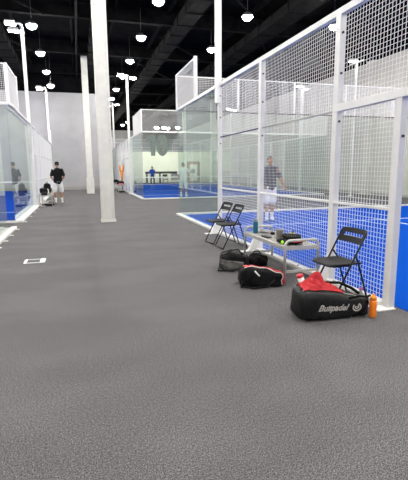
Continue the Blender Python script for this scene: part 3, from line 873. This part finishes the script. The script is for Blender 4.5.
# --- grey/black bag
b3 = thing('sports_bag', 'grey and black holdall lying behind the red and black bag', 'bag', (2.14, 5.66, 0), -.3)
body = bag_shell(.44, .40, .23, .5, .9, .05, 23).build('body', M['softblack'], b3, True, world=False)
bt3 = bvh_of(body)
mb = MB(); nx, nz = 14, 8; grid = {}
for i in range(nx + 1):
    for j in range(nz + 1):
        x = -.205 + .33 * i / nx; z = .02 + .15 * j / nz - .04 * (i / nx)
        h = bt3.ray_cast(Vector((x, -1, max(z, .012))), Vector((0, 1, 0)))
        if h[0] is not None: grid[i, j] = len(mb.v); mb.v.append(h[0] + Vector((0, -.006, 0)))
for i in range(nx):
    for j in range(nz):
        k = [(i, j), (i + 1, j), (i + 1, j + 1), (i, j + 1)]
        if all(c in grid for c in k): mb.f.append(tuple(grid[c] for c in k))
o = mb.build('side_panel', M['greyfabric'], b3, True, world=False); sd = o.modifiers.new('t', 'SOLIDIFY'); sd.thickness = .01
p = drape(bt3, [(-.18 + .03 * k, -.05, 0) for k in range(13)], (0, 0, -1), .003)
MB().tube(p, .006, 6).build('zip', M['greyfabric'], b3, True, world=False)
MB().tube([(-.12, -.10, .20), (-.08, -.08, .28), (.06, -.06, .29), (.12, -.06, .21)], .012, 8).build('handle', M['blackfabric'], b3, True, world=False)
MB().tube([(-.2, -.15, .10), (-.24, -.24, .02), (-.02, -.26, .02), (.17, -.2, .08)], .012, 8).build('strap', M['softblack'], b3, True, world=False)
# small black pouch
b4 = thing('shoe_bag', 'small soft black bag between the holdall and the bench legs', 'bag', (2.52, 5.70, 0), .3)
body = bag_shell(.30, .26, .18, .6, .8, .05, 31).build('body', M['softblack'], b4, True, world=False)
MB().tube([(-.10, 0, .165), (-.04, .01, .225), (.05, .01, .22), (.10, 0, .15)], .01, 8).build('handle', M['blackfabric'], b4, True, world=False)
b5 = thing('heap', 'low black heap on the carpet under the near bench', 'heap', (2.40, 5.14, 0), .2)  # low black form filling the dark area behind the red panelled bag
bag_shell(.42, .50, .09, .7, .7, .06, 41).build('body', M['softblack'], b5, True, world=False)
MB().tube([(-.1, .1, .05), (-.2, .25, .035), (-.12, .36, .03)], [.05, .045, .035], 10).build('sleeve', M['softblack'], b5, True, world=False)  # tapering end of the black heap

# bags on the left bench
def backpack(name, label, loc, rz, size, m1, m2, seed):
    t = thing(name, label, 'bag', loc, rz)
    L, W, Hh = size
    bag_shell(L, W, Hh, .5, .95, .03, seed, 32, 18).build('body', m1, t, True, world=False)
    mb = bag_shell(L * .7, W * .5, Hh * .5, .5, .95, .02, seed + 3, 24, 14)
    for v in mb.v: v.y -= W * .42
    mb.build('pocket', m2, t, True, world=False)
    MB().tube([(-L * .15, 0, Hh * .93), (-L * .08, 0, Hh * 1.12), (L * .08, 0, Hh * 1.12), (L * .15, 0, Hh * .93)], .012, 8).build('handle', m1, t, True, world=False)
    return t
backpack('backpack', 'black round bag on the near end of the left bench', (-1.36, 18.22, ZS), .2, (.30, .34, .28), M['softblack'], M['blackfabric'], 5)
backpack('backpack', 'black and white backpack on the left bench beside the man', (-1.26, 18.88, ZS), -.2, (.26, .30, .46), M['softblack'], M['whitecan'], 8)
backpack('sports_bag', 'black and white bag on the carpet under the left bench', (-1.20, 18.55, 0), .05, (.38, .34, .11), M['softblack'], M['blackfabric'], 12)
backpack('sports_bag', 'pale grey bag on the far end of the left bench', (-1.20, 19.30, ZS), .1, (.22, .2, .26), M['greyfabric'], M['whitecan'], 15)
# far right bench things
backpack('sports_bag', 'pink and black bag on the bench beyond the column', (2.64, 27.95, ZS), .1, (.44, .42, .26), M['softblack'], M['pink'], 17)
backpack('sports_bag', 'black bag on the carpet under the bench beyond the column', (2.66, 27.8, 0), .1, (.42, .4, .11), M['softblack'], M['softblack'], 19)
backpack('sports_bag', 'black bag on the farthest bench beside the column', (2.6, 31.0, ZS), .1, (.42, .5, .3), M['softblack'], M['softblack'], 21)
# orange cloth hanging in a Y on the mesh
t = thing('forked_stand', 'orange forked upright behind the pink and black bag beyond the column', 'stand', (2.86, 29.0, 0))
MB().tube([(2.86, 29, 0), (2.86, 29, .74)], .03, 8).build('foot', M['blackmetal'], t, True)
MB().tube([(2.86, 29, .72), (2.86, 29.01, 1.0), (2.85, 29, 1.3)], [.06, .075, .11], 10).build('stem', M['orangecloth'], t, True)
MB().tube([(2.83, 29, 1.24), (2.75, 29, 1.42), (2.72, 29, 1.74)], [.075, .06, .05], 10).build('prong', M['orangecloth'], t, True)
MB().tube([(2.87, 29, 1.24), (2.95, 29, 1.42), (2.985, 29, 1.76)], [.075, .06, .05], 10).build('prong', M['orangecloth'], t, True)
def strip(p, w): 
    mb = MB(); 
    ps = [Vector(q) for q in p]; n = len(ps)
    for i, q in enumerate(ps):
        ww = w[i] / 2; k = .03 + .02 * math.sin(i * 2)
        mb.v += [q + Vector((0, -ww, 0)), q + Vector((-k, -ww * .3, 0)), q + Vector((-k * .8, ww * .4, 0)), q + Vector((0, ww, 0)), q + Vector((.02, 0, 0))]
    for i in range(n - 1):
        for k in range(5): mb.f.append((i * 5 + k, i * 5 + (k + 1) % 5, (i + 1) * 5 + (k + 1) % 5, (i + 1) * 5 + k))
    mb.f += [(0, 1, 2, 3, 4), tuple((n - 1) * 5 + k for k in (4, 3, 2, 1, 0))]
    return mb
t = thing('hanging_towel', 'white towel hanging on the fence above the orange forked upright', 'towel', (2.97, 29.4, 1.85))
strip([(2.97, 29.4, 1.75), (2.93, 29.4, 2.0), (2.95, 29.38, 2.25), (2.98, 29.4, 2.55)], [.7, .75, .6, .3]).build('fold', M['tape'], t, True)

# ------------------------------------------------------------------ far background furniture
t = thing('counter', 'long black topped counter along the cream partition', 'counter', (8.4, 44.6, 0))
MB().box(6.9, 11.2, 44.3, 45.0, 1.0, 1.22).build('top', M['blackplastic'], t)
MB().box(9.7, 11.1, 44.4, 44.95, .3, 1.0).build('panel', M['backgrey'], t)
for x in (7.0, 8.4): MB().box(x - .05, x + .05, 44.4, 44.9, 0, 1.0).build('leg', M['blackmetal'], t)
t = thing('door_panel', 'brown wooden panel standing beyond the player in white', 'panel', (11.6, 44.1, 0))
MB().box(11.25, 12.7, 44.1, 44.2, 0, 2.25).build('board', M['wood'], t)
MB().box(11.55, 12.4, 44.07, 44.11, .2, 1.95).build('inset', M['cream'], t)
t = thing('side_chair', 'small dark chair before the black counter', 'chair', (8.55, 42.4, 0))
MB().box(8.3, 8.8, 42.2, 42.65, .42, .47).build('seat', M['blackplastic'], t)
MB().box(8.3, 8.8, 42.62, 42.67, .6, .95).build('backrest', M['blackplastic'], t)
for x in (8.32, 8.78):
    for y in (42.22, 42.64): MB().bar((x, y, 0), (x, y, .43 if y < 42.5 else .95), .03).build('leg', M['blackmetal'], t)
# railing of the upper level behind the partition
t = thing('gallery_railing', 'white railing above the cream partition seen through the glass', 'railing', (9, 50, 3.4))
for z in (4.0, 4.5): MB().bar((2.8, 50, z), (15.2, 50, z), .05).build('rail', M['tape'], t)
for x in (3, 6, 9, 11, 13, 15): MB().bar((x, 50, 3.35), (x, 50, 4.5), .05).build('post', M['tape'], t)
struct('floor_gallery', MB().box(2.3, XR, 49.8, YC, 3.15, 3.35), M['backgrey'])

# ------------------------------------------------------------------ people
def ring_tube(mb, pts, radii, n=16):
    """closed limb with elliptic rings; radii (rx, ry) across x / y (approx), hemispherical ends"""
    P = [Vector(p) for p in pts]; R = [r if isinstance(r, tuple) else (r, r) for r in radii]
    # end caps by shrinking rings
    d0 = (P[0] - P[1]).normalized(); d1 = (P[-1] - P[-2]).normalized()
    pp, rr = [], []
    for k in (.98, .8, .5): pp.append(P[0] + d0 * min(R[0]) * k); c = math.sqrt(max(.02, 1 - k * k)); rr.append((R[0][0] * c, R[0][1] * c))
    pp += P; rr += R
    for k in (.5, .8, .98): pp.append(P[-1] + d1 * min(R[-1]) * k); c = math.sqrt(max(.02, 1 - k * k)); rr.append((R[-1][0] * c, R[-1][1] * c))
    rings = []
    for i, p in enumerate(pp):
        d = (pp[min(i + 1, len(pp) - 1)] - pp[max(i - 1, 0)]).normalized()
        a = Vector((1, 0, 0)) if abs(d.x) < .85 else Vector((0, 0, 1))
        b = d.cross(a).normalized(); a = b.cross(d).normalized()
        rings.append([p + a * rr[i][0] * math.cos(2 * PI * k / n) + b * rr[i][1] * math.sin(2 * PI * k / n) for k in range(n)])
    vs = [q for r in rings for q in r]; m = len(rings); fs = []
    for i in range(m - 1):
        for k in range(n):
            l = (k + 1) % n; fs.append((i * n + k, i * n + l, (i + 1) * n + l, (i + 1) * n + k))
    fs += [tuple(range(n - 1, -1, -1)), tuple((m - 1) * n + k for k in range(n))]
    return mb.add(vs, fs)

def lerp(a, b, t): return Vector(a) + (Vector(b) - Vector(a)) * t

def hand(mb, wrist, d, palm_n, side, curl=.5):
    """palm and five fingers; d = direction of the hand, palm_n = palm normal"""
    w = Vector(wrist); d = Vector(d).normalized(); n = Vector(palm_n); n = (n - d * n.dot(d)).normalized(); s = d.cross(n) * side
    ring_tube(mb, [w - d * .02, w + d * .02, w + d * .06, w + d * .088], [.026, .030, .033, .030], 12)
    mb_ = mb
    for k, (o, L) in enumerate(((-.030, .070), (-.010, .080), (.011, .075), (.030, .058))):
        p0 = w + d * .075 + s * o * .85
        p1 = p0 + (d + n * curl * .5).normalized() * L * .45; p2 = p1 + (d + n * curl * 1.5).normalized() * L * .32; p3 = p2 + (d * .5 + n * curl * 2.4).normalized() * L * .25
        ring_tube(mb_, [p0, p1, p2, p3], [.0098, .0092, .0085, .0072], 8)
    p0 = w + d * .025 - s * .026; p1 = p0 + (d * .6 - s * .9 + n * .2).normalized() * .035; p2 = p1 + (d * .95 - s * .25 + n * .35).normalized() * .032; p3 = p2 + (d + n * .4).normalized() * .02
    ring_tube(mb_, [p0, p1, p2, p3], [.012, .0115, .010, .0085], 8)

def person(label, loc, rz, Ht, pose, look, details):
    """local: faces +y, x to the person's right.  pose: elbows, wrists, feet"""
    k = Ht / 1.78
    r = thing('person', label, 'person', loc, rz)
    V = lambda x, y, z: Vector((x, y, z)) * k
    sh = {1: V(.185, 0, 1.44), -1: V(-.185, 0, 1.44)}
    hp = {1: V(.095, 0, .92), -1: V(-.095, 0, .92)}
    el = {s: V(*pose['elbow'][s]) for s in (1, -1)}; wr = {s: V(*pose['wrist'][s]) for s in (1, -1)}
    ft = {s: V(*pose['foot'][s]) for s in (1, -1)}
    kn = {s: V(*pose.get('knee', {1: (ft[1].x / k * .9 + .01, .03, .50), -1: (ft[-1].x / k * .9 - .01, .03, .50)})[s]) for s in (1, -1)}
    # body
    mb = MB()
    ring_tube(mb, [V(0, 0, .93), V(0, .0, 1.05), V(0, .005, 1.2), V(0, 0, 1.35), V(0, -.01, 1.44)], [(.155 * k, .105 * k), (.14 * k, .098 * k), (.15 * k, .105 * k), (.17 * k, .11 * k), (.12 * k, .08 * k)])
    ring_tube(mb, [V(0, -.015, 1.42), V(0, -.005, 1.49), V(0, .01, 1.58)], [.065 * k, .056 * k, .054 * k])
    for s in (1, -1):
        ring_tube(mb, [V(s * .06, 0, 1.43), sh[s], lerp(sh[s], el[s], .5), el[s]], [.055 * k, .057 * k, .048 * k, .041 * k])
        ring_tube(mb, [el[s], lerp(el[s], wr[s], .3), lerp(el[s], wr[s], .75), wr[s]], [.041 * k, .042 * k, .032 * k, .027 * k])
        ring_tube(mb, [hp[s], lerp(hp[s], kn[s], .5), kn[s]], [.088 * k, .075 * k, .056 * k])
        an = ft[s] + V(0, 0, .08)
        ring_tube(mb, [kn[s], lerp(kn[s], an, .3) + V(0, -.012, 0), lerp(kn[s], an, .7), an], [.054 * k, .056 * k, .042 * k, .036 * k])
        d = pose.get('toe', {1: (.10, 1, 0), -1: (-.10, 1, 0)})[s]; d = Vector(d).normalized()
        ring_tube(mb, [ft[s] + V(0, 0, .045) - d * .05 * k, ft[s] + V(0, 0, .045) + d * .05 * k, ft[s] + V(0, 0, .035) + d * .16 * k], [(.036 * k, .04 * k), (.04 * k, .036 * k), (.032 * k, .02 * k)])
        hd = (wr[s] - el[s]).normalized() if 'hand' not in pose else Vector(pose['hand'][s])
        hand(mb, wr[s], hd, pose.get('palm', {1: (-1, .3, 0), -1: (1, .3, 0)})[s], s, pose.get('curl', .5))
    # head
    hc = V(0, .025, 1.665); yaw, pitch = look
    RH = Matrix.Rotation(yaw, 3, 'Z') @ Matrix.Rotation(pitch, 3, 'X')
    hm = MB().ell((0, 0, 0), (.077 * k, .097 * k, .115 * k), 24, 18)
    for v in hm.v:
        z = v.z / k; y = v.y / k
        if z < -.02: v.x *= 1 - .9 * min(.28, (-.02 - z) * 3.0); 
        if y > .06 and .0 < z < .035: v.y -= .006 * k
    hm.ell((0, .096 * k, -.018 * k), (.014 * k, .022 * k, .024 * k), 10, 8)      # nose
    hm.ell((0, .080 * k, -.085 * k), (.030 * k, .022 * k, .022 * k), 10, 8)      # chin
    hm.ell((0, .086 * k, .030 * k), (.045 * k, .014 * k, .010 * k), 10, 8)       # brow
    for s in (1, -1):
        hm.ell((s * .078 * k, -.008 * k, -.008 * k), (.012 * k, .022 * k, .034 * k), 10, 8)  # ears
        hm.ell((s * .038 * k, .072 * k, -.03 * k), (.024 * k, .022 * k, .022 * k), 10, 8)
    mb.add([hc + RH @ v for v in hm.v], hm.f)
    remesh(mb, 'body', .0065, 3, M['skin'], r)
    def at(p): return hc + RH @ Vector(p)
    for s in (1, -1):
        MB().ell(at((s * .030 * k, .094 * k, .008 * k)), (.011 * k, .006 * k, .007 * k), 10, 6).build('eye', M['eye'], r, True, world=False)
    MB().ell(at((0, .100 * k, -.058 * k)), (.022 * k, .006 * k, .006 * k), 10, 6).build('mouth', M['lip'], r, True, world=False)
    # hair
    hh = MB().ell((0, -.012 * k, .022 * k), (.084 * k, .098 * k, .104 * k), 22, 16)
    keep = []
    for v in hh.v:
        if v.y > .03 * k and v.z < .075 * k: v.y = .03 * k + (v.y - .03 * k) * .25; v.x *= .93
        if v.z < -.045 * k: v.z = -.045 * k
        v += Vector((1, 1, 1)) * 0
    for v in hh.v: v.z += .004 * noise.noise(v * 60)
    MB().add([at(v) for v in hh.v], hh.f).build('hair', details.get('hair', M['hair']), r, True, world=False)
    if details.get('cap'):
        cp = MB().lathe([(.088 * k, .03 * k), (.092 * k, .05 * k), (.088 * k, .09 * k), (.062 * k, .122 * k), (.02 * k, .135 * k), (0, .136 * k)], (0, -.006 * k, 0), 22)
        for v in cp.v: v.y *= 1.12
        cpo = MB().add([at(v) for v in cp.v], cp.f).build('cap', details['cap'], r, True, world=False)
        MB().add([at(v) for v in (lambda q: q.v)(MB().ell((0, .12 * k, .04 * k), (.07 * k, .075 * k, .008 * k), 16, 6))], MB().ell((0, 0, 0), (1, 1, 1), 16, 6).f).build('peak', details['cap'], cpo, True, world=False)
    # shirt
    mb = MB()
    ring_tube(mb, [V(0, 0, .90), V(0, 0, 1.0), V(0, .004, 1.2), V(0, 0, 1.36), V(0, -.008, 1.455)], [(.185 * k, .135 * k), (.178 * k, .13 * k), (.178 * k, .128 * k), (.188 * k, .13 * k), (.125 * k, .09 * k)], 24)
    for s in (1, -1):
        ring_tube(mb, [V(s * .05, -.005, 1.44), sh[s], lerp(sh[s], el[s], .4), lerp(sh[s], el[s], .72)], [.07 * k, .076 * k, .072 * k, .072 * k], 16)
    for v in mb.v: v += Vector((1, 1, 0)) * .008 * noise.noise(v * 9)
    so = remesh(mb, 'shirt', .011, 3, details['shirt'], r)
    # shorts
    mb = MB(); cut = details.get('leg', .85)
    ring_tube(mb, [V(0, 0, .98), V(0, 0, .93), V(0, 0, .86)], [(.168 * k, .125 * k), (.178 * k, .135 * k), (.15 * k, .125 * k)], 22)
    for s in (1, -1):
        if cut <= 1: pts = [hp[s] + V(0, 0, -.02), lerp(hp[s], kn[s], .5) + V(s * .008, 0, 0), lerp(hp[s], kn[s], cut) + V(s * .012, 0, 0)]; rd = [.102 * k, .104 * k, .098 * k]
        else: pts = [hp[s] + V(0, 0, -.02), lerp(hp[s], kn[s], .5), kn[s], lerp(kn[s], ft[s] + V(0, 0, .08), .9)]; rd = [.102 * k, .092 * k, .075 * k, .06 * k]
        ring_tube(mb, pts, rd, 18)
    for v in mb.v: v += Vector((1, 1, 0)) * .008 * noise.noise(v * 10 + Vector((3, 0, 0)))
    remesh(mb, 'shorts' if cut <= 1 else 'trousers', .011, 2, details['shorts'], r)
    for s in (1, -1):
        d = Vector(pose.get('toe', {1: (.10, 1, 0), -1: (-.10, 1, 0)})[s]).normalized()
        mb = MB(); ring_tube(mb, [ft[s] + V(0, 0, .05) - d * .055 * k, ft[s] + V(0, 0, .052) + d * .05 * k, ft[s] + V(0, 0, .04) + d * .175 * k], [(.046 * k, .05 * k), (.05 * k, .048 * k), (.042 * k, .03 * k)], 14)
        for v in mb.v: v.z = max(.002, v.z)
        mb.build('shoe', details.get('shoe', M['shoe']), r, True, world=False)
        an = ft[s] + V(0, 0, .08)
        if details.get('sock', True):
            MB().tube([an - V(0, 0, .01), lerp(kn[s], an, .8), lerp(kn[s], an, .62)], [.042 * k, .043 * k, .05 * k], 14).build('sock', M['sock'], r, True, world=False)
    return r

stand = {1: (.12, 0, 0), -1: (-.12, 0, 0)}
# man in black, seen from behind, looking down at something in his hands
person('man in black cap and tee with white shorts, back turned, by left fence', (-.86, 19.75, 0), .05, 1.80,
       dict(elbow={1: (.27, -.05, 1.14), -1: (-.27, -.05, 1.14)}, wrist={1: (.20, .17, 1.05), -1: (-.20, .17, 1.02)}, foot={1: (.13, 0, 0), -1: (-.13, .02, 0)}, palm={1: (-1, 0, .3), -1: (1, 0, .3)}),
       (0, -.25), dict(shirt=M['tee_black'], shorts=M['shorts_white'], cap=M['tee_black'], leg=.88))
# man in slate tee behind the mesh
person('man in slate tee and white shorts facing this way behind the mesh', (5.12, 10.75, .006), PI - .35, 1.77,
       dict(elbow={1: (.25, -.02, 1.15), -1: (-.29, .0, 1.17)}, wrist={1: (.20, .14, .98), -1: (-.385, .12, .96)}, foot={1: (.07, .04, 0), -1: (-.08, -.04, 0)}),
       (.1, -.05), dict(shirt=M['tee_grey'], shorts=M['shorts_white'], leg=.9, sock=True, shoe=M['shoe']))
# man in white in the far court
wm = person('player in white shirt seen through glass, back turned, in the far court', (5.34, 21.75, .006), -.5, 1.78,
       dict(elbow={1: (.36, .16, 1.27), -1: (-.28, -.02, 1.15)}, wrist={1: (.46, .40, 1.28), -1: (-.22, .10, .95)}, foot={1: (.14, .05, 0), -1: (-.12, -.06, 0)}),
       (-.3, 0), dict(shirt=M['tee_white'], shorts=M['shorts_grey'], leg=.95))
rk = racket('padel racket raised by the player in white', (5.92, 21.95, 1.32), (M['greyfabric'], M['whitecan'], M['softblack']), rot=(1.35, .1, -.55))
# player in blue at the far end
person('small distant player in blue shirt and dark trousers beyond the net', (6.62, 38.9, .006), PI, 1.70,
       dict(elbow={1: (.32, .02, 1.18), -1: (-.32, .02, 1.18)}, wrist={1: (.36, .16, .98), -1: (-.22, .22, 1.02)}, foot={1: (.15, 0, 0), -1: (-.15, 0, 0)}),
       (0, 0), dict(shirt=M['tee_blue'], shorts=M['pants_dark'], leg=1.5, sock=False))

# ------------------------------------------------------------------ world, view
w = bpy.data.worlds.new('world'); SC.world = w; w.use_nodes = True
w.node_tree.nodes['Background'].inputs[0].default_value = (.02, .02, .022, 1)
w.node_tree.nodes['Background'].inputs[1].default_value = .5
SC.view_settings.view_transform = 'Standard'; SC.view_settings.look = 'None'
SC.view_settings.exposure = 0.0; SC.view_settings.gamma = 1; SC.view_settings.use_curve_mapping = False
try:
    SC.cycles.max_bounces = 14; SC.cycles.transparent_max_bounces = 48; SC.cycles.use_denoising = True
    SC.cycles.sample_clamp_indirect = 8; SC.cycles.caustics_reflective = False; SC.cycles.caustics_refractive = False
except Exception: pass
